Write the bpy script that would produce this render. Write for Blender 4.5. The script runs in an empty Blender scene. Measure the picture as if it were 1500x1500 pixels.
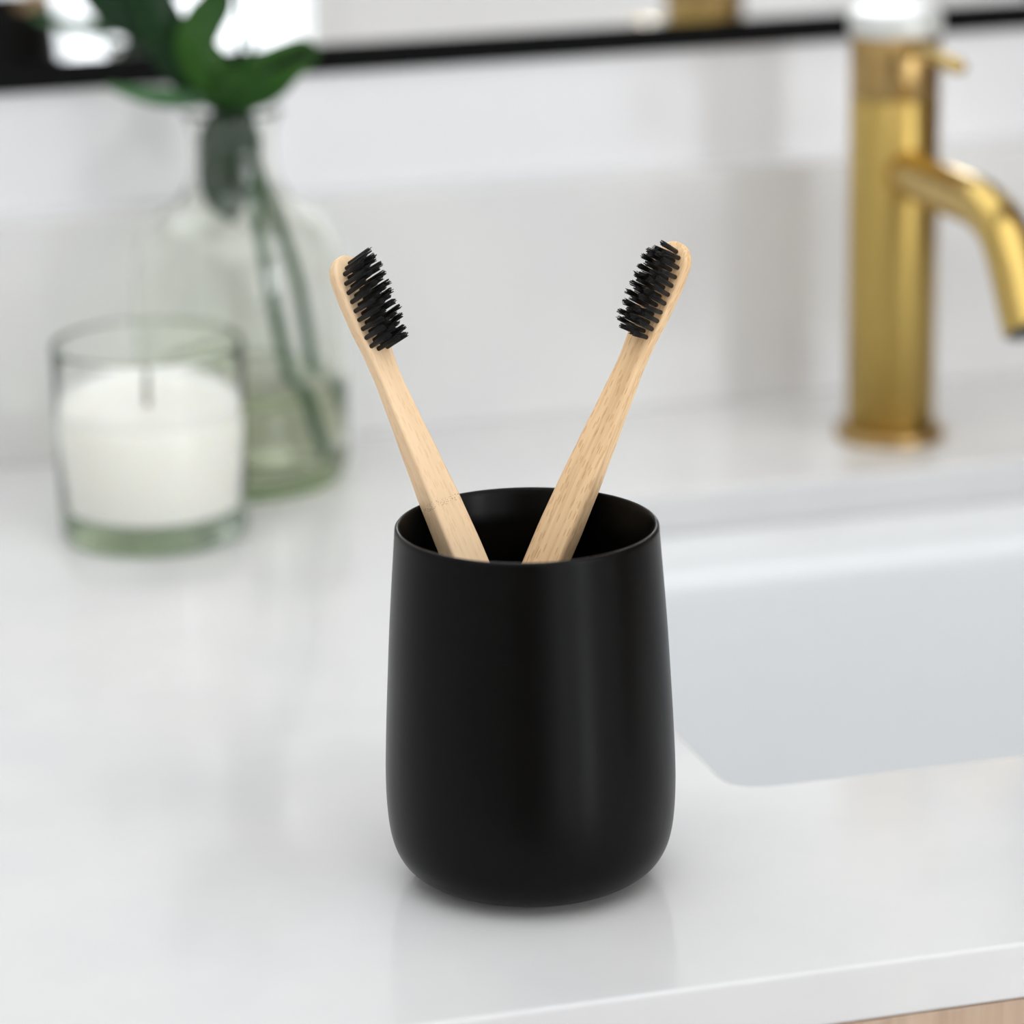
import bpy, bmesh, math, random
from mathutils import Vector, Matrix
random.seed(7)
PI = math.pi
scn = bpy.context.scene
COL = scn.collection

# ------------------------------------------------------------------ helpers
def link(o, parent=None):
    COL.objects.link(o)
    if parent is not None:
        o.parent = parent
    return o

def obj(name, bm, mat, parent=None, smooth=True, bevel=0, segs=2, loc=None):
    bmesh.ops.recalc_face_normals(bm, faces=bm.faces)
    me = bpy.data.meshes.new(name)
    bm.to_mesh(me); bm.free()
    for p in me.polygons:
        p.use_smooth = smooth
    if mat is not None:
        me.materials.append(mat)
    o = link(bpy.data.objects.new(name, me), parent)
    if loc: o.location = loc
    if bevel:
        m = o.modifiers.new('bevel', 'BEVEL'); m.width = bevel; m.segments = segs
        m.limit_method = 'ANGLE'; m.angle_limit = math.radians(35)
        m.harden_normals = False
    if smooth and bevel:
        for p in me.polygons: p.use_smooth = False
    return o

def tag(o, label, cat, group=None):
    o['label'] = label; o['category'] = cat
    if group: o['group'] = group
    return o

def thing(name, label, cat, loc=(0, 0, 0), group=None):
    o = link(bpy.data.objects.new(name, None)); o.location = loc
    o.empty_display_size = .02
    return tag(o, label, cat, group)

def struct(o):
    o['kind'] = 'structure'; return o

def box(bm, x0, x1, y0, y1, z0, z1):
    vs = [bm.verts.new((x, y, z)) for z in (z0, z1) for y in (y0, y1) for x in (x0, x1)]
    for f in ((0,1,3,2), (4,6,7,5), (0,4,5,1), (2,3,7,6), (0,2,6,4), (1,5,7,3)):
        bm.faces.new([vs[i] for i in f])

def lathe(bm, prof, n=96, c=(0, 0)):
    rings = []
    for r, z in prof:
        if r < 1e-7:
            rings.append([bm.verts.new((c[0], c[1], z))])
        else:
            rings.append([bm.verts.new((c[0] + r*math.cos(2*PI*i/n), c[1] + r*math.sin(2*PI*i/n), z)) for i in range(n)])
    for a, b in zip(rings, rings[1:]):
        for i in range(n):
            j = (i + 1) % n
            if len(a) == 1 and len(b) == 1: continue
            if len(a) == 1: bm.faces.new((a[0], b[j], b[i]))
            elif len(b) == 1: bm.faces.new((a[i], a[j], b[0]))
            else: bm.faces.new((a[i], a[j], b[j], b[i]))

def catmull(pts, k=6):
    out = []
    n = len(pts)
    P = [Vector(p) if not isinstance(p, (int, float)) else p for p in pts]
    for i in range(n - 1):
        p0 = P[max(i-1, 0)]; p1 = P[i]; p2 = P[i+1]; p3 = P[min(i+2, n-1)]
        for j in range(k):
            t = j / k
            out.append(0.5*((2*p1) + (p2-p0)*t + (2*p0-5*p1+4*p2-p3)*t*t + (3*p1-p0-3*p2+p3)*t**3))
    out.append(P[-1])
    return out

def tube(bm, path, rad, n=16, cap=True):
    path = [Vector(p) for p in path]
    if isinstance(rad, (int, float)): rad = [rad]*len(path)
    rings = []; up = None
    for i, p in enumerate(path):
        t = (path[min(i+1, len(path)-1)] - path[max(i-1, 0)]).normalized()
        if up is None:
            up = Vector((0, 0, 1)) if abs(t.z) < .9 else Vector((1, 0, 0))
        a = (up - t*up.dot(t)).normalized(); up = a; b = t.cross(a)
        rings.append([bm.verts.new(p + rad[i]*(a*math.cos(2*PI*k/n) + b*math.sin(2*PI*k/n))) for k in range(n)])
    for r0, r1 in zip(rings, rings[1:]):
        for k in range(n):
            bm.faces.new((r0[k], r0[(k+1) % n], r1[(k+1) % n], r1[k]))
    if cap:
        bm.faces.new(rings[0][::-1]); bm.faces.new(rings[-1])

def rrect(x0, x1, y0, y1, r, k=8):
    pts = []
    for cx, cy, a0 in ((x1-r, y1-r, 0), (x0+r, y1-r, 90), (x0+r, y0+r, 180), (x1-r, y0+r, 270)):
        for i in range(k+1):
            a = math.radians(a0 + 90*i/k)
            pts.append((cx + r*math.cos(a), cy + r*math.sin(a)))
    return pts

# ------------------------------------------------------------------ materials
def material(name):
    m = bpy.data.materials.new(name); m.use_nodes = True
    nt = m.node_tree
    return m, nt, nt.nodes['Principled BSDF']

def ss(p, n, v):
    if n in p.inputs: p.inputs[n].default_value = v

def plain(name, col, rough=.5, metal=0, ior=1.5, spec=.5):
    m, nt, p = material(name)
    ss(p, 'Base Color', (*col, 1)); ss(p, 'Roughness', rough); ss(p, 'Metallic', metal); ss(p, 'IOR', ior)
    ss(p, 'Specular IOR Level', spec)
    return m, nt, p

def noise_var(nt, p, c1, c2, scale, detail=3, vec_scale=(1, 1, 1), lo=.35, hi=.65, bump=0, sock='Base Color'):
    tc = nt.nodes.new('ShaderNodeTexCoord'); mp = nt.nodes.new('ShaderNodeMapping')
    mp.inputs['Scale'].default_value = vec_scale
    nz = nt.nodes.new('ShaderNodeTexNoise'); nz.inputs['Scale'].default_value = scale
    nz.inputs['Detail'].default_value = detail
    cr = nt.nodes.new('ShaderNodeValToRGB')
    cr.color_ramp.elements[0].position = lo; cr.color_ramp.elements[1].position = hi
    cr.color_ramp.elements[0].color = (*c1, 1); cr.color_ramp.elements[1].color = (*c2, 1)
    nt.links.new(tc.outputs['Object'], mp.inputs[0]); nt.links.new(mp.outputs[0], nz.inputs[0])
    nt.links.new(nz.outputs[0], cr.inputs[0])
    if sock: nt.links.new(cr.outputs[0], p.inputs[sock])
    if bump:
        b = nt.nodes.new('ShaderNodeBump'); b.inputs['Strength'].default_value = bump
        b.inputs['Distance'].default_value = .001
        nt.links.new(nz.outputs[0], b.inputs['Height']); nt.links.new(b.outputs[0], p.inputs['Normal'])
    return cr, nz

M = {}
M['quartz'], nt, p = plain('white quartz', (.80, .80, .80), .11, spec=.35)
noise_var(nt, p, (.69, .69, .698), (.73, .73, .725), 14, 4)
M['wall'], nt, p = plain('white gloss wall', (.79, .795, .815), .12)
noise_var(nt, p, (.785, .79, .81), (.80, .805, .825), 3, 2)
M['paint'], nt, p = plain('white paint', (.9, .9, .9), .6)
noise_var(nt, p, (.89, .89, .89), (.91, .91, .905), 2, 2)
M['ceiling'], nt, p = plain('ceiling paint', (.88, .88, .88), .8)
M['ceramic'], nt, p = plain('white ceramic', (.785, .80, .81), .22)
M['floor'], nt, p = plain('pale floor', (.68, .67, .65), .3)
br = nt.nodes.new('ShaderNodeTexBrick'); br.inputs['Scale'].default_value = 1.6
br.inputs['Color1'].default_value = (.70, .69, .67, 1); br.inputs['Color2'].default_value = (.66, .655, .64, 1)
br.inputs['Mortar'].default_value = (.45, .45, .44, 1); br.inputs['Mortar Size'].default_value = .006
br.offset = 0
tc = nt.nodes.new('ShaderNodeTexCoord'); nt.links.new(tc.outputs['Object'], br.inputs['Vector'])
nt.links.new(br.outputs[0], p.inputs['Base Color'])
M['black_frame'], nt, p = plain('black metal frame', (.008, .008, .008), .8, spec=0)
M['mirror'], nt, p = plain('mirror silver', (.93, .94, .94), .01, metal=1)
M['cup'], nt, p = plain('matte black cup', (.0026, .0025, .0024), .30, spec=.115)
noise_var(nt, p, (.3, .3, .3), (.45, .45, .45), 900, 2, sock=None, bump=.02)
M['bristle'], nt, p = plain('black bristle', (.006, .006, .006), .45, spec=.35)
M['brass'], nt, p = plain('brushed brass', (.60, .42, .15), .25, metal=1)
noise_var(nt, p, (.53, .375, .112), (.585, .415, .13), 260, 2, vec_scale=(1, 1, .06))
tg = nt.nodes.new('ShaderNodeTangent'); tg.direction_type = 'RADIAL'; tg.axis = 'Z'
nt.links.new(tg.outputs[0], p.inputs['Tangent'])
M['brass_spout'], nt2, p2 = plain('smooth brass', (.59, .415, .13), .2, metal=1)
ss(p, 'Anisotropic', .92); ss(p, 'Roughness', .38); ss(p, 'Anisotropic Rotation', .25)
M['brass_ring'], nt, p = plain('darker brushed brass', (.46, .31, .125), .28, metal=1)
M['cap'], nt, p = plain('cap with painted highlight', (.66, .68, .66), .3, metal=.2)  # paler than the brass: bright ceiling reflection painted into the colour
M['aerator'], nt, p = plain('aerator', (.05, .05, .05), .4)
M['steel'], nt, p = plain('chrome', (.8, .8, .8), .15, metal=1)
M['wick'], nt, p = plain('wick', (.10, .09, .08), .9)
M['wax'], nt, p = plain('white wax', (.915, .90, .845), .45)
ss(p, 'Subsurface Weight', .6); ss(p, 'Subsurface Scale', .012)
ss(p, 'Subsurface Radius', (1, .9, .7))

def glass(name, col, ior, rough=0, dens=None, dcol=None):
    m = bpy.data.materials.new(name); m.use_nodes = True; nt = m.node_tree
    nt.nodes.remove(nt.nodes['Principled BSDF'])
    g = nt.nodes.new('ShaderNodeBsdfGlass'); g.inputs['Color'].default_value = (*col, 1)
    g.inputs['IOR'].default_value = ior; g.inputs['Roughness'].default_value = rough
    nt.links.new(g.outputs[0], nt.nodes['Material Output'].inputs['Surface'])
    if dens:
        v = nt.nodes.new('ShaderNodeVolumeAbsorption'); v.inputs['Color'].default_value = (*dcol, 1)
        v.inputs['Density'].default_value = dens
        nt.links.new(v.outputs[0], nt.nodes['Material Output'].inputs['Volume'])
    return m
M['glass'] = glass('clear glass', (1, 1, 1), 1.46, 0, 25, (.62, .82, .32))
M['candle_glass'] = glass('candle glass', (.99, .995, .99), 1.40, 0, 9, (.42, .60, .40))
M['water'] = glass('vase water', (1, 1, 1), 1.33, 0, 6, (.80, .90, .50))
m = bpy.data.materials.new('window pane'); m.use_nodes = True; nt = m.node_tree; nt.nodes.remove(nt.nodes['Principled BSDF'])
t1 = nt.nodes.new('ShaderNodeBsdfTransparent'); g1 = nt.nodes.new('ShaderNodeBsdfGlossy'); g1.inputs['Roughness'].default_value = 0
f1 = nt.nodes.new('ShaderNodeFresnel'); f1.inputs[0].default_value = 1.2; x1 = nt.nodes.new('ShaderNodeMixShader')
nt.links.new(f1.outputs[0], x1.inputs[0]); nt.links.new(t1.outputs[0], x1.inputs[1]); nt.links.new(g1.outputs[0], x1.inputs[2])
nt.links.new(x1.outputs[0], nt.nodes['Material Output'].inputs['Surface'])
M['pane'] = m

def leafmat(name, c1, c2):
    m, nt, p = plain(name, c1, .4, spec=.25)
    noise_var(nt, p, c1, c2, 30, 3)
    ss(p, 'Subsurface Weight', 0)
    tr = nt.nodes.new('ShaderNodeBsdfTranslucent'); tr.inputs[0].default_value = (*[min(1, v*2.0) for v in c2], 1)
    mx = nt.nodes.new('ShaderNodeMixShader'); mx.inputs[0].default_value = .25
    nt.links.new(p.outputs[0], mx.inputs[1]); nt.links.new(tr.outputs[0], mx.inputs[2])
    nt.links.new(mx.outputs[0], nt.nodes['Material Output'].inputs['Surface'])
    return m
M['leaf'] = leafmat('green leaf', (.016, .070, .007), (.032, .110, .011))
M['leaf_dark'] = leafmat('dark leaf', (.007, .032, .010), (.013, .050, .014))
M['leaf_pale'] = leafmat('pale leaf', (.06, .15, .06), (.10, .22, .10))
M['stem'] = leafmat('stem green', (.018, .075, .022), (.03, .105, .03))

def bamboo(name, base, dark, grain, node_marks):
    m, nt, p = plain(name, base, .48, spec=.4)
    cr, nz = noise_var(nt, p, dark, base, 1, 4, vec_scale=(900, 900, 22), lo=.36, hi=.56, sock=None)
    cr2, nz2 = noise_var(nt, p, dark, base, 1, 2, vec_scale=(260, 260, 9), lo=.3, hi=.6, sock=None)
    big = nt.nodes.new('ShaderNodeMixRGB'); big.inputs[0].default_value = grain
    big.inputs[1].default_value = (*base, 1); nt.links.new(cr.outputs[0], big.inputs[2])
    b2 = nt.nodes.new('ShaderNodeMixRGB'); b2.inputs[0].default_value = .30
    nt.links.new(big.outputs[0], b2.inputs[1]); nt.links.new(cr2.outputs[0], b2.inputs[2])
    last = b2.outputs[0]
    # short dark pore dashes running along the handle
    tc = nt.nodes.new('ShaderNodeTexCoord'); mp = nt.nodes.new('ShaderNodeMapping'); mp.inputs['Scale'].default_value = (1300, 1300, 190)
    vo = nt.nodes.new('ShaderNodeTexVoronoi'); vo.inputs['Scale'].default_value = 1; vo.feature = 'F1'
    nt.links.new(tc.outputs['Object'], mp.inputs[0]); nt.links.new(mp.outputs[0], vo.inputs[0])
    lt = nt.nodes.new('ShaderNodeMath'); lt.operation = 'LESS_THAN'; lt.inputs[1].default_value = .30
    nt.links.new(vo.outputs['Distance'], lt.inputs[0])
    ml = nt.nodes.new('ShaderNodeMath'); ml.operation = 'MULTIPLY'; ml.inputs[1].default_value = grain*.7
    nt.links.new(lt.outputs[0], ml.inputs[0])
    mx = nt.nodes.new('ShaderNodeMixRGB'); nt.links.new(ml.outputs[0], mx.inputs[0])
    nt.links.new(last, mx.inputs[1]); mx.inputs[2].default_value = (dark[0]*.85, dark[1]*.68, dark[2]*.5, 1)
    last = mx.outputs[0]
    if node_marks:
        sep = nt.nodes.new('ShaderNodeSeparateXYZ'); nt.links.new(tc.outputs['Object'], sep.inputs[0])
        d = nt.nodes.new('ShaderNodeMath'); d.operation = 'COMPARE'; d.inputs[1].default_value = node_marks; d.inputs[2].default_value = .0011
        nt.links.new(sep.outputs['Z'], d.inputs[0])
        mp3 = nt.nodes.new('ShaderNodeMapping'); mp3.inputs['Scale'].default_value = (760, 760, 760)
        v3 = nt.nodes.new('ShaderNodeTexVoronoi'); nt.links.new(tc.outputs['Object'], mp3.inputs[0]); nt.links.new(mp3.outputs[0], v3.inputs[0])
        l3 = nt.nodes.new('ShaderNodeMath'); l3.operation = 'LESS_THAN'; l3.inputs[1].default_value = .42
        nt.links.new(v3.outputs['Distance'], l3.inputs[0])
        m3 = nt.nodes.new('ShaderNodeMath'); m3.operation = 'MULTIPLY'
        sp3 = nt.nodes.new('ShaderNodeSeparateColor'); nt.links.new(v3.outputs['Color'], sp3.inputs[0])
        g3 = nt.nodes.new('ShaderNodeMath'); g3.operation = 'GREATER_THAN'; g3.inputs[1].default_value = .78
        nt.links.new(sp3.outputs[0], g3.inputs[0])
        h3 = nt.nodes.new('ShaderNodeMath'); h3.operation = 'MULTIPLY'; nt.links.new(g3.outputs[0], h3.inputs[0]); nt.links.new(l3.outputs[0], h3.inputs[1])
        nt.links.new(h3.outputs[0], m3.inputs[0]); nt.links.new(d.outputs[0], m3.inputs[1])
        m4 = nt.nodes.new('ShaderNodeMath'); m4.operation = 'MULTIPLY'; m4.inputs[1].default_value = .95
        nt.links.new(m3.outputs[0], m4.inputs[0])
        mx3 = nt.nodes.new('ShaderNodeMixRGB'); nt.links.new(m4.outputs[0], mx3.inputs[0])
        nt.links.new(last, mx3.inputs[1]); mx3.inputs[2].default_value = (.10, .045, .02, 1)
        last = mx3.outputs[0]
    nt.links.new(last, p.inputs['Base Color'])
    return m
M['bamboo_pale'] = bamboo('pale bamboo', (.90, .67, .425), (.76, .52, .31), .35, .1205)
M['bamboo_grain'] = bamboo('grained bamboo', (.93, .66, .385), (.66, .41, .205), .65, 0)
M['oak'], nt, p = plain('oak veneer', (.55, .40, .29), .45)
noise_var(nt, p, (.42, .29, .20), (.60, .45, .33), 1, 5, vec_scale=(160, 160, 7), lo=.3, hi=.7)

M['walnut'], nt, p = plain('walnut', (.16, .09, .05), .4)
noise_var(nt, p, (.12, .065, .035), (.20, .115, .065), 1, 4, vec_scale=(60, 60, 3))

# ------------------------------------------------------------------ camera
C = Vector((-.28347, -.98043, .41988))
yaw, pit, roll = .27724, .29117, -.01659
FPX = 5303.2
fw = Vector((math.sin(yaw)*math.cos(pit), math.cos(yaw)*math.cos(pit), -math.sin(pit)))
rt = Vector((math.cos(yaw), -math.sin(yaw), 0)); up = rt.cross(fw)
r2 = math.cos(roll)*rt + math.sin(roll)*up; u2 = -math.sin(roll)*rt + math.cos(roll)*up
cam = bpy.data.cameras.new('camera'); co = link(bpy.data.objects.new('camera', cam))
co.matrix_world = Matrix((( r2.x, u2.x, -fw.x, C.x), (r2.y, u2.y, -fw.y, C.y), (r2.z, u2.z, -fw.z, C.z), (0, 0, 0, 1)))
cam.sensor_width = 36; cam.lens = FPX/1500*36
cam.clip_start = .02; cam.clip_end = 50
cam.dof.use_dof = True; cam.dof.focus_distance = 1.085; cam.dof.aperture_fstop = 5.6
scn.camera = co
FH = Vector((math.sin(yaw), math.cos(yaw), 0))       # horizontal direction away from the viewer
RH = Vector((math.cos(yaw), -math.sin(yaw), 0))      # horizontal direction to the right

def ray(x, y):
    return fw + r2*((x-750)/FPX) - u2*((y-750)/FPX)
def at(x, y, c, v=0):
    """point seen at pixel x,y on the upright plane through c, v metres further away"""
    d = ray(x, y); t = ((Vector(c)-C).dot(FH) + v) / d.dot(FH)
    return C + d*t

# ------------------------------------------------------------------ room
X0, X1, Y0, Y1, ZF, ZC = -1.5, 1.7, -2.2, .519, -.85, 1.55
bm = bmesh.new(); box(bm, X0-.1, X1+.1, Y0-.1, Y1+.16, ZF-.05, ZF); struct(obj('floor', bm, M['floor'], smooth=False))
# mirror niche in the back wall
MX0, MX1, MZ0, MZ1 = -.95, .420, .1565, 1.05
bm = bmesh.new()
box(bm, X0-.1, X1+.1, Y1, Y1+.12, ZF, MZ0); box(bm, X0-.1, X1+.1, Y1, Y1+.12, MZ1, ZC)
box(bm, X0-.1, MX0, Y1, Y1+.12, MZ0, MZ1); box(bm, MX1, X1+.1, Y1, Y1+.12, MZ0, MZ1)
box(bm, MX0, MX1, Y1+.06, Y1+.12, MZ0, MZ1)
struct(obj('wall_back', bm, M['wall'], smooth=False))
bm = bmesh.new(); box(bm, X0-.1, X0, Y0, Y1, ZF, ZC); struct(obj('wall_left', bm, M['paint'], smooth=False))
bm = bmesh.new(); box(bm, X1, X1+.1, Y0, Y1, ZF, ZC); struct(obj('wall_right', bm, M['paint'], smooth=False))
# front wall with two tall glazed openings and an opening for the added dark door
WIN = [(.20, .72, ZF+.04, 1.25, 0), (1.02, 1.56, ZF+.04, 1.25, 1)]
DX0, DX1, DZ1 = -1.18, -.22, 1.20
bm = bmesh.new()
xs = [X0-.1, DX0, DX1, WIN[0][0], WIN[0][1], WIN[1][0], WIN[1][1], X1+.1]
for i in range(7):
    if i == 1: box(bm, xs[i], xs[i+1], Y0-.1, Y0, DZ1, ZC)
    elif i in (3, 5):
        box(bm, xs[i], xs[i+1], Y0-.1, Y0, 1.25, ZC); box(bm, xs[i], xs[i+1], Y0-.1, Y0, ZF, ZF+.04)
    else: box(bm, xs[i], xs[i+1], Y0-.1, Y0, ZF, ZC)
struct(obj('wall_front', bm, M['paint'], smooth=False))
for i, (wx0, wx1, wz0, wz1, masking_rail) in enumerate(WIN):
    wn = struct(link(bpy.data.objects.new('window_%d' % (i+1), None))); wn.location = ((wx0+wx1)/2, Y0-.05, wz0)
    bm = bmesh.new(); w = (wx1-wx0)/2; h = wz1-wz0
    bars = [(-w, -w+.03, 0, h), (w-.03, w, 0, h), (-w+.03, w-.03, 0, .03), (-w+.03, w-.03, h-.03, h)]
    if masking_rail: bars.append((-w+.03, w-.03, -.42-wz0, -.14-wz0))  # wide band added to keep the bright pane out of the mirror
    for b in bars: box(bm, b[0], b[1], -.03, .03, b[2], b[3])
    obj('window_frame', bm, M['paint'], wn, smooth=False)
    bm = bmesh.new(); box(bm, -w+.03, w-.03, -.003, .003, .03, h-.03)
    obj('pane', bm, M['pane'], wn, smooth=False)
d2 = struct(link(bpy.data.objects.new('added_door_front', None))); d2.location = ((DX0+DX1)/2, Y0-.05, ZF)  # unseen dark door, added to deepen reflections in cup and glass
dw = (DX1-DX0)/2
bm = bmesh.new(); box(bm, -dw+.05, dw-.05, -.02, .02, .005, DZ1-ZF-.05); obj('panel', bm, M['walnut'], d2, smooth=False)
bm = bmesh.new(); box(bm, -dw, -dw+.048, -.04, .055, 0, DZ1-ZF); box(bm, dw-.048, dw, -.04, .055, 0, DZ1-ZF); box(bm, -dw+.048, dw-.048, -.04, .055, DZ1-ZF-.048, DZ1-ZF)
obj('added_door_frame', bm, M['walnut'], d2, smooth=False)
bm = bmesh.new(); tube(bm, [(dw-.12, .018, 1.0), (dw-.12, .07, 1.0)], .009, 12); tube(bm, [(dw-.11, .07, 1.0), (dw-.24, .07, 1.0)], .009, 12)
obj('handle', bm, M['steel'], d2)
# unseen walnut door added on the right to darken the brass reflections
dr = struct(link(bpy.data.objects.new('added_door_right', None))); dr.location = (X1, -.16, ZF)
bm = bmesh.new(); box(bm, -.03, -.002, -.57, .57, .005, 2.02); obj('panel', bm, M['walnut'], dr, smooth=False)
bm = bmesh.new(); box(bm, -.035, -.001, -.63, -.575, 0, 2.08); box(bm, -.035, -.001, .575, .63, 0, 2.08); box(bm, -.035, -.001, -.575, .575, 2.025, 2.08)
obj('added_door_frame', bm, M['walnut'], dr, smooth=False)
bm = bmesh.new(); tube(bm, [(-.03, -.50, 1.0), (-.08, -.50, 1.0)], .009, 12); tube(bm, [(-.08, -.51, 1.0), (-.08, -.39, 1.0)], .009, 12)
obj('handle', bm, M['steel'], dr)
# ceiling with an opening for the added skylight
SX0, SX1, SY0, SY1 = -1.1, 1.2, -1.70, .30
bm = bmesh.new()
box(bm, X0-.1, X1+.1, Y0-.1, SY0, ZC, ZC+.08); box(bm, X0-.1, X1+.1, SY1, Y1+.12, ZC, ZC+.08)
box(bm, X0-.1, SX0, SY0, SY1, ZC, ZC+.08); box(bm, SX1, X1+.1, SY0, SY1, ZC, ZC+.08)
struct(obj('ceiling', bm, M['ceiling'], smooth=False))

# unseen walnut-clad stub, added to darken the faucet's right side
bm = bmesh.new(); box(bm, .530, .60, .265, Y1, ZF, ZC); struct(obj('added_dark_wall', bm, M['walnut'], smooth=False))

# ------------------------------------------------------------------ vanity
CX0, CX1, YF = -1.05, .529, -.0959
TH = .0175
SKX0, SKX1, SKY0, SKY1 = .0808, .470, .0459, .3716
def slab_with_hole(outer, inner, z0, z1):
    bm = bmesh.new()
    for z in (z0, z1):
        es = []
        for loop in (outer, inner):
            vs = [bm.verts.new((x, y, z)) for x, y in loop]
            es += [bm.edges.new((vs[i], vs[(i+1) % len(vs)])) for i in range(len(vs))]
        bmesh.ops.triangle_fill(bm, edges=es, use_beauty=True)
    bm.verts.ensure_lookup_table()
    n0 = len(outer); n1 = len(inner); N = n0+n1
    V = list(bm.verts)
    for base, n in ((0, n0), (n0, n1)):
        for i in range(n):
            a = V[base+i]; b = V[base+(i+1) % n]; c = V[N+base+(i+1) % n]; d = V[N+base+i]
            bm.faces.new((a, b, c, d))
    return bm
outer = [(CX0, YF), (CX1, YF), (CX1, .5188), (CX0, .5188)]
bm = slab_with_hole(outer, rrect(SKX0, SKX1, SKY0, SKY1, .012), -TH, 0)
ct = obj('countertop', bm, M['quartz'], bevel=.0012, segs=3)
tag(ct, 'glossy white quartz countertop with a rectangular sink cut-out', 'countertop')
bm = bmesh.new(); box(bm, CX0, CX1, .501, .5188, .0001, .1065)
bs = obj('backsplash', bm, M['quartz'], bevel=.001, segs=2)
tag(bs, 'low white quartz upstand along the wall behind the candle and vase', 'backsplash')

# undermount basin
bn = thing('sink_basin', 'white rectangular undermount sink basin set below the countertop', 'sink', ((SKX0+SKX1)/2, (SKY0+SKY1)/2, -TH-.001))
hx, hy = (SKX1-SKX0)/2+.0006, (SKY1-SKY0)/2+.0006
bm = bmesh.new(); loops = []
def addloop(dx, r, z): loops.append([bm.verts.new((x, y, z)) for x, y in rrect(-hx-dx, hx+dx, -hy-dx, hy+dx, max(r, .003))])
addloop(.02, .03, 0); addloop(0, .0126, 0); addloop(-.0008, .013, -.03); addloop(-.0016, .014, -.06); addloop(-.0024, .015, -.09); addloop(-.0034, .018, -.12); addloop(-.005, .022, -.145)
addloop(-.009, .026, -.158); addloop(-.016, .03, -.165); addloop(-.028, .034, -.169); addloop(-.06, .034, -.1705); addloop(-.10, .034, -.171)
n = len(loops[0])
for a, b in zip(loops, loops[1:]):
    for i in range(n): bm.faces.new((a[i], a[(i+1) % n], b[(i+1) % n], b[i]))
bm.faces.new(loops[-1])
lp2 = []
for dx, r, z in ((.02, .03, -.008), (.006, .02, -.012), (.003, .025, -.15), (-.02, .04, -.179)):
    lp2.append([bm.verts.new((x, y, z)) for x, y in rrect(-hx-dx, hx+dx, -hy-dx, hy+dx, r)])
for a, b in zip([loops[0]]+lp2, lp2):
    for i in range(n): bm.faces.new((a[i], b[i], b[(i+1) % n], a[(i+1) % n]))
bm.faces.new(lp2[-1][::-1])
obj('basin', bm, M['ceramic'], bn)
bm = bmesh.new(); lathe(bm, [(0, -.1700), (.021, -.1700), (.0225, -.1692), (.0225, -.1714), (0, -.1714)], 40)
obj('drain', bm, M['steel'], bn)

# cabinet (hollow, so that the basin hangs inside it)
cb = thing('vanity_cabinet', 'light oak vanity cabinet under the white countertop', 'cabinet', (0, 0, ZF))
zt = -TH-.0005-ZF
bm = bmesh.new()
cx0, cx1, cy0, cy1 = CX0+.01, CX1-.01, YF+.020, .515
box(bm, cx0, cx0+.018, cy0, cy1, .08, zt); box(bm, cx1-.018, cx1, cy0, cy1, .08, zt)
box(bm, cx0+.018, cx1-.018, cy0, cy1, .08, .098); box(bm, cx0+.018, cx1-.018, cy1-.012, cy1, .098, zt)
box(bm, cx0+.05, cx1-.05, cy0+.05, cy1-.05, 0, .08)
obj('carcass', bm, M['oak'], cb, smooth=False)
nD = 3; wd = (cx1-cx0)/nD
for i in range(nD):
    bm = bmesh.new(); box(bm, cx0+i*wd+.0015, cx0+(i+1)*wd-.0015, YF+.001, YF+.0195, .085, zt)
    d = obj('door', bm, M['oak'], cb, bevel=.0008)
    hx_ = cx0+(i+1)*wd-.045 if i % 2 == 0 else cx0+i*wd+.045
    bm = bmesh.new()
    tube(bm, [(hx_, YF-.03, zt-.22), (hx_, YF-.03, zt-.08)], .005, 12)
    tube(bm, [(hx_, YF+.002, zt-.20), (hx_, YF-.03, zt-.20)], .004, 12); tube(bm, [(hx_, YF+.002, zt-.10), (hx_, YF-.03, zt-.10)], .004, 12)
    obj('handle', bm, M['brass'], d)

# mirror
mr = thing('wall_mirror', 'wide wall mirror with a slim black metal frame', 'mirror', (0, .519, MZ0))
bm = bmesh.new(); box(bm, MX0+.002, MX1-.002, .0285, .032, .0015, MZ1-MZ0-.0015)
obj('mirror_glass', bm, M['mirror'], mr, smooth=False)
bm = bmesh.new(); H = MZ1-MZ0; y0, y1 = -.0025, .0285; f = .0025
box(bm, MX0, MX1, y0, y1, 0.0003, f); box(bm, MX0, MX1, y0, y1, H-f, H-.0003)
box(bm, MX0+.0003, MX0+f, y0, y1, f, H-f); box(bm, MX1-f, MX1-.0003, y0, y1, f, H-f)
obj('frame', bm, M['black_frame'], mr, smooth=False)

# ------------------------------------------------------------------ faucet
FX, FY = .2868, .4249
fc = thing('faucet', 'tall brushed brass single-lever faucet standing behind the sink', 'faucet', (FX, FY, 0))
bm = bmesh.new(); lathe(bm, [(0, 0), (.0232, 0), (.0236, .0008), (.0236, .0035), (.0225, .0048), (.019, .0052), (0, .0052)], 64)
obj('base_flange', bm, M['brass_ring'], fc)
bm = bmesh.new(); lathe(bm, [(0, .005), (.0190, .005), (.0190, .1478), (.0186, .1482), (0, .1482)], 96)
b_ = obj('body', bm, M['brass'], fc)
bm = bmesh.new(); lathe(bm, [(0, .1484), (.0186, .1484), (.0191, .149), (.0191, .1742), (.0188, .1745), (0, .1745)], 96)
hd = obj('handle', bm, M['brass_ring'], fc)
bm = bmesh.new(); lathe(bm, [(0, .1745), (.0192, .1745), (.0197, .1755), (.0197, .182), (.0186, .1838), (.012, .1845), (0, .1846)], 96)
o = obj('cap', bm, M['cap'], hd); o['label'] = 'brass top disc with a bright ceiling reflection painted in'
bm = bmesh.new()
tube(bm, [(0, -.014, .1708), (0, -.030, .1708), (0, -.067, .1710), (0, -.0705, .1710)], [.0034, .0034, .0033, .0024], 16)
obj('lever', bm, M['brass_spout'], hd)
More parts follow.
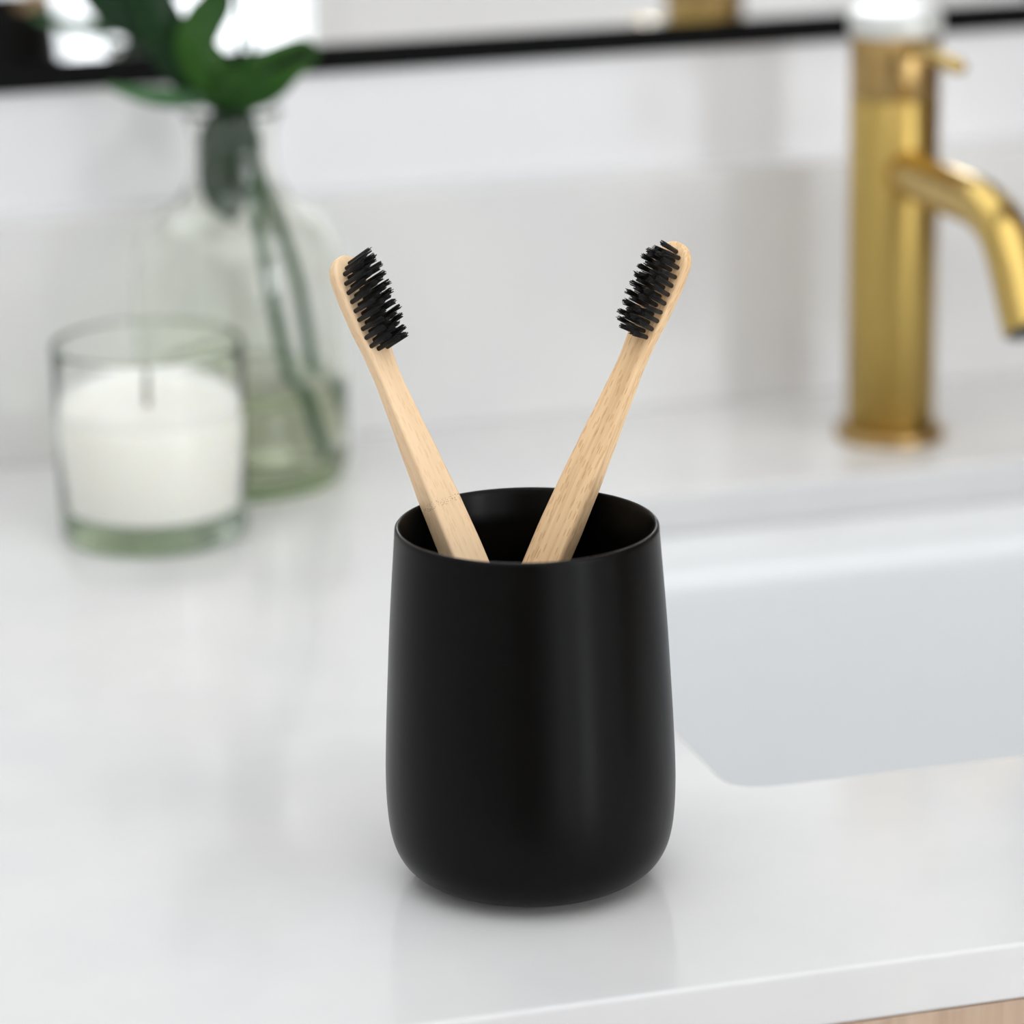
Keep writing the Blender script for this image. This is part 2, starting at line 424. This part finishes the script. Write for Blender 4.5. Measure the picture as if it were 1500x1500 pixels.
sp = catmull([(0, -.008, .1180), (0, -.045, .1186), (0, -.085, .1200), (0, -.103, .1180), (0, -.116, .1125), (0, -.126, .1020), (0, -.1335, .0910), (0, -.1415, .0790)], 8)
bm = bmesh.new(); tube(bm, sp, .0101, 40)
so = obj('spout', bm, M['brass_spout'], fc)
e = sp[-1]; dd = (sp[-1]-sp[-3]).normalized()
bm = bmesh.new(); tube(bm, [e-dd*.004, e+dd*.0012], .0085, 24); obj('aerator', bm, M['aerator'], so)

# ------------------------------------------------------------------ cup
cup = thing('toothbrush_cup', 'matte black rounded tumbler cup holding two bamboo toothbrushes', 'cup')
outer_p = [(.0270, 0), (.0306, .0014), (.0338, .0027), (.0365, .0044), (.0387, .0064), (.0403, .0088), (.0416, .0118), (.0425, .0155), (.0431, .0200),
           (.0435, .0265), (.04355, .034), (.0433, .042), (.04285, .052), (.0422, .064), (.0414, .078), (.0404, .092), (.0395, .1035), (.0391, .1090)]
prof = catmull([Vector((r, 0, z)) for r, z in outer_p], 4)
prof = [(0, 0)] + [(v.x, v.z) for v in prof]
prof += [(.0390, .1098), (.0386, .1103), (.0381, .1103), (.0377, .1097)]
inner = catmull([Vector(v) for v in [(.0373, 0, .1078), (.0367, 0, .1052), (.0361, 0, .1024), (.0358, 0, .0995), (.0361, 0, .0955), (.0372, 0, .088), (.0388, 0, .078), (.0408, 0, .057), (.0416, 0, .036), (.0411, 0, .0215), (.0398, 0, .0135), (.0370, 0, .0080), (.031, 0, .0054)]], 4)
prof += [(v.x, v.z) for v in inner] + [(0, .005)]
bm = bmesh.new(); lathe(bm, prof, 160)
obj('body', bm, M['cup'], cup)

# ------------------------------------------------------------------ toothbrushes
def interp(tab, s):
    if s <= tab[0][0]: return tab[0][1]
    for (a, va), (b, vb) in zip(tab, tab[1:]):
        if s <= b:
            t = (s-a)/(b-a); t = t*t*(3-2*t)*.5 + t*.5
            return va+(vb-va)*t
    return tab[-1][1]
WT = [(0, .0100), (.03, .0106), (.07, .0118), (.105, .0122), (.118, .0115), (.134, .0103), (.148, .0092), (.160, .0081), (.168, .0087), (.178, .0108), (.188, .0118), (.2, .0112)]
TT = [(0, .0058), (.06, .0066), (.105, .0072), (.122, .0070), (.134, .0062), (.148, .0050), (.161, .0045), (.2, .0043)]
CT = [(0, 0), (.16, 0), (.18, .0006), (.2, .0016)]
def brush(name, label, B, L, N, length, mat, seed):
    rnd = random.Random(seed)
    L = Vector(L).normalized(); N = Vector(N); N = (N - L*N.dot(L)).normalized(); Wd = N.cross(L)
    root = thing(name, label, 'toothbrush', group='bamboo toothbrushes in the black cup')
    root.matrix_world = Matrix(((Wd.x, N.x, L.x, B[0]), (Wd.y, N.y, L.y, B[1]), (Wd.z, N.z, L.z, B[2]), (0, 0, 0, 1)))
    sc = length/.2
    bm = bmesh.new(); rings = []
    S = [0, .0003, .001, .0022, .004] + [.004+.184*i/70 for i in range(1, 71)]
    S += [.188+.0118*math.sin(PI/2*i/16) for i in range(1, 16)] + [.19992]
    nn = 40
    for s in S:
        w = interp(WT, s)/2; t = interp(TT, s)/2; c = interp(CT, s)
        if s < .004: k = math.sqrt(max(0.03, 1-((.004-s)/.0041)**2)); w = w-(1-k)*.0035; t = t-(1-k)*.0012
        if s > .1935:
            k = math.sqrt(max(0, 1-((s-.1935)/.0065)**2)); w *= max(.12, k)
            t *= .72+.28*k
        rc = min(.0011, w*.8, t*.8)
        ring = []
        for cx, cy, a0 in ((w-rc, t-rc, 0), (-w+rc, t-rc, 90), (-w+rc, -t+rc, 180), (w-rc, -t+rc, 270)):
            for i in range(6):
                a = math.radians(a0+90*i/5)
                ring.append(bm.verts.new((cx+rc*math.cos(a), c+cy+rc*math.sin(a), s*sc)))
        rings.append(ring)
    n = len(rings[0])
    for a, b in zip(rings, rings[1:]):
        for i in range(n): bm.faces.new((a[i], a[(i+1) % n], b[(i+1) % n], b[i]))
    bm.faces.new(rings[0][::-1]); bm.faces.new(rings[-1])
    obj('handle', bm, mat, root)
    # tufts: three staggered rows
    s0 = .1955; step = .00288
    spots = []
    for k in range(10):
        e_ = .0025 if k == 0 else .0034 if k == 1 else .0025 if k == 9 else .0032 if k == 8 else .0038
        spots.append((-e_, s0-step*k, 0)); spots.append((e_*.36, s0-step*k+.0002, 1))
        spots.append((-e_*.36, s0-step*(k-.5), 1))
        if k < 9: spots.append((e_*.97, s0-step*(k+.45), 0))
    for x, s, mid in spots:
        y0 = interp(CT, s) + interp(TT, s)/2
        tl = .0104 + rnd.uniform(-.0004, .0004) + (.0007 if mid else 0)
        lean = (rnd.uniform(-.035, .035)+x*6, rnd.uniform(-.05, .05))
        bm = bmesh.new()
        R = .00060
        for q in range(24):
            if q == 0: a = rr = 0
            elif q < 9: a = q*2*PI/8; rr = R*.45
            else: a = q*2*PI/15; rr = R*.9
            px, pz = rr*math.cos(a), rr*math.sin(a)
            fl = 1.15+rnd.uniform(-.1, .35)
            ll = tl*rnd.uniform(.93, 1.03)
            dx = lean[0]*ll + px*(fl-1)+rnd.gauss(0, .00010); dz = lean[1]*ll + pz*(fl-1)+rnd.gauss(0, .00010)
            p0 = Vector((x+px, y0-.0006, s*sc+pz)); p2 = Vector((x+px+dx, y0+ll, s*sc+pz+dz))
            p1 = p0.lerp(p2, .5)
            tube(bm, [p0, p1, p2], [.00016, .00015, .00011], 5)
        obj('bristle_tuft', bm, M['bristle'], root)
    return root
brush('toothbrush', 'pale smooth bamboo toothbrush leaning left out of the cup', (.01354, -.02465, .0068), (-.2712, .4208, .8657), (.3698, -.7848, .4973), .2008, M['bamboo_pale'], 3)
brush('toothbrush', 'darker grained bamboo toothbrush leaning right out of the cup', (-.03034, .01175, .0085), (.4513, .0919, .8876), (-.6594, -.6358, .4011), .1975, M['bamboo_grain'], 8)

# ------------------------------------------------------------------ candle
CC = (-.0422, .3868)
cd = thing('jar_candle', 'white wax candle in a clear glass tumbler beside the glass vase', 'candle', (CC[0], CC[1], 0))
bm = bmesh.new()
lathe(bm, [(0, .0006), (.031, .0004), (.0345, 0), (.0362, .0012), (.0371, .0035), (.0374, .010), (.0377, .045), (.0380, .0765), (.0378, .0783), (.0371, .0785), (.0368, .077),
           (.0365, .045), (.0363, .0145), (.0355, .0120), (.0335, .0110), (0, .0108)], 96)
obj('glass_jar', bm, M['candle_glass'], cd)
bm = bmesh.new()
lathe(bm, [(0, .0109), (.0334, .0111), (.0353, .0121), (.03615, .0146), (.0363, .045), (.0364, .0540), (.0352, .0525), (.03, .0514), (.008, .0508), (.003, .0512), (0, .0513)], 96)
obj('wax', bm, M['wax'], cd)
bm = bmesh.new(); tube(bm, [(-.001, 0, .0495), (-.001, 0, .058), (-.0004, 0, .0635)], .0011, 8); obj('wick', bm, M['wick'], cd)

# ------------------------------------------------------------------ vase
VC = Vector((.0085, .4515, 0))
vs = thing('glass_vase', 'clear narrow-necked glass vase with water and green stems behind the candle', 'vase', VC)
vo = [(0, .0012), (.030, .0008), (.0355, 0), (.0395, .0018), (.0425, .0060), (.0435, .012), (.0437, .03), (.0437, .082), (.0432, .092), (.0415, .1005), (.037, .1085),
      (.030, .1145), (.0225, .1205), (.0182, .128), (.0170, .137), (.0172, .146), (.0190, .1525), (.0205, .1550), (.0203, .1565), (.0192, .1562)]
vi = [(.0176, .1525), (.0157, .146), (.0154, .137), (.0166, .128), (.0210, .1190), (.029, .1125), (.0355, .1068), (.0398, .0993), (.0414, .0915), (.0419, .082), (.0419, .03), (.0416, .013), (.040, .0085), (.036, .0068), (0, .0062)]
def sm(l): return [(v.x, v.z) for v in catmull([Vector((a, 0, b)) for a, b in l], 3)]
bm = bmesh.new(); lathe(bm, sm(vo)+sm(vi), 96); obj('vessel', bm, M['glass'], vs)
WL = .044
wp = [(0, .0061), (.036, .0067), (.0401, .0084), (.0417, .013), (.0420, .03), (.0420, WL), (0, WL-.0003)]
bm = bmesh.new(); lathe(bm, wp, 96); obj('water', bm, M['water'], vs)

# ------------------------------------------------------------------ plant stems and leaves
def leaf(parent, pts, widths, mat, fold=.25, n_across=6, roll_=0., name='leaf'):
    sp = catmull(pts, 6); ws = catmull([float(w) for w in widths], 6)
    bm = bmesh.new(); rows = []
    for i, q in enumerate(sp):
        t = (sp[min(i+1, len(sp)-1)]-sp[max(i-1, 0)]).normalized()
        view = (q-C).normalized()
        side = t.cross(view).normalized()
        nrm = side.cross(t).normalized()
        side = (Matrix.Rotation(roll_, 3, t) @ side); nrm = (Matrix.Rotation(roll_, 3, t) @ nrm)
        row = []
        for k in range(n_across+1):
            u = -1+2*k/n_across
            row.append(bm.verts.new(q + side*u*ws[i]/2 + nrm*fold*abs(u)*ws[i]/2 + nrm*.0006*math.sin(i*.9)*abs(u)))
        rows.append(row)
    for a, b in zip(rows, rows[1:]):
        for k in range(n_across): bm.faces.new((a[k], a[k+1], b[k+1], b[k]))
    o = obj(name, bm, mat, parent)
    m = o.modifiers.new('thick', 'SOLIDIFY'); m.thickness = .0005
    return o
def P(x, y, v=0): return at(x, y, VC, v)
def stemmesh(parent, pts, r, mat, name='stem'):
    bm = bmesh.new(); tube(bm, catmull(pts, 6), r, 12); return obj(name, bm, mat, parent)

k = 1/3500.
s1 = thing('plant_stem', 'broad-leaved green cutting with bright leaves, its stem reaching the vase bottom', 'plant', group='green cuttings in the glass vase')
stemmesh(s1, [P(459, 668, -.006), P(440, 610, -.006), P(417, 520, -.006), P(398, 430, -.006), P(383, 350, -.005), P(370, 270, -.001), P(366, 200, .001), P(352, 150, -.001)], .0026, M['stem'])
# hanging lobe inside the neck
leaf(s1, [P(349, 146, -.004), P(338, 195, -.006), P(333, 245, -.006), P(335, 295, -.004), P(342, 326, -.003)], [26*k, 86*k, 82*k, 70*k, 12*k], M['leaf_dark'], fold=.3)
# bright leaf over the rim with two lobes to the right
leaf(s1, [P(349, 159, -.010), P(353, 143, -.014), P(360, 126, -.018), P(366, 112, -.018)], [46*k, 80*k, 78*k, 30*k], M['leaf'], fold=.15)
leaf(s1, [P(352, 138, -.017), P(395, 127, -.019), P(430, 106, -.020), P(464, 86, -.018)], [50*k, 42*k, 22*k, 5*k], M['leaf'], fold=.25)
leaf(s1, [P(346, 120, -.015), P(374, 96, -.015), P(410, 76, -.013), P(446, 66, -.011), P(470, 78, -.010)], [34*k, 26*k, 22*k, 17*k, 5*k], M['leaf'], fold=.3)
# centre lobe going up
leaf(s1, [P(345, 142, -.008), P(306, 102, -.010), P(286, 66, -.010), P(300, 30, -.006), P(318, 0, -.002), P(328, -60, 0)], [46*k, 64*k, 58*k, 56*k, 46*k, 18*k], M['leaf'], fold=.2)
s2 = thing('plant_stem', 'dark-leaved green cutting spreading left above the vase, its stem behind the other', 'plant', group='green cuttings in the glass vase')
stemmesh(s2, [P(474, 620, .010), P(462, 560, .010), P(442, 440, .010), P(420, 360, .009), P(392, 290, .006), P(368, 220, .007), P(350, 170, .008), P(325, 130, .006)], .0026, M['stem'])
leaf(s2, [P(328, 148, .004), P(282, 104, .002), P(246, 54, 0), P(218, 0, 0), P(200, -60, .004)], [40*k, 72*k, 68*k, 62*k, 20*k], M['leaf_dark'], fold=.25)
leaf(s2, [P(328, 140, .002), P(275, 145, -.004), P(215, 140, -.012), P(155, 125, -.016)], [10*k, 24*k, 22*k, 4*k], M['leaf_pale'], fold=.4)
stemmesh(s2, [P(350, 172, .010), P(350, 100, .012), P(352, 40, .010), P(350, -60, .012)], .0014, M['stem'], 'leaf_stalk')
stemmesh(s2, [P(359, 172, .010), P(366, 100, .014), P(374, 40, .016), P(392, -60, .02)], .0010, M['stem'], 'leaf_stalk')

# ------------------------------------------------------------------ light
def area(name, loc, rot, sx, sy, energy, col=(1, 1, 1)):
    l = bpy.data.lights.new(name, 'AREA'); l.shape = 'RECTANGLE'; l.size = sx; l.size_y = sy; l.energy = energy; l.color = col
    o = link(bpy.data.objects.new(name, l)); o.location = loc; o.rotation_euler = rot
    return o
area('overhead_fill', ((SX0+SX1)/2, (SY0+SY1)/2, ZC+.06), (0, 0, 0), SX1-SX0, SY1-SY0, 29, (1, .995, .985))  # added soft fill from above, no such source in view
for (wx0, wx1, wz0, wz1, masking_rail), en in zip(WIN, (9, 42)):
    area('window_daylight', ((wx0+wx1)/2, Y0-.12, (wz0+wz1)/2), (PI/2, 0, 0), wx1-wx0, wz1-wz0, en, (.95, .975, 1))
w = bpy.data.worlds.new('world'); scn.world = w; w.use_nodes = True
w.node_tree.nodes['Background'].inputs[0].default_value = (.9, .95, 1, 1)
w.node_tree.nodes['Background'].inputs[1].default_value = 1.0

# ------------------------------------------------------------------ render look
scn.view_settings.view_transform = 'Standard'; scn.view_settings.look = 'None'
scn.view_settings.exposure = -0.56; scn.view_settings.gamma = 1
scn.view_settings.use_curve_mapping = False
cy = scn.cycles
cy.use_denoising = True
cy.max_bounces = 24; cy.diffuse_bounces = 8; cy.glossy_bounces = 8; cy.transmission_bounces = 20; cy.transparent_max_bounces = 16
cy.caustics_reflective = True; cy.caustics_refractive = True
cy.sample_clamp_indirect = 12; cy.blur_glossy = 0
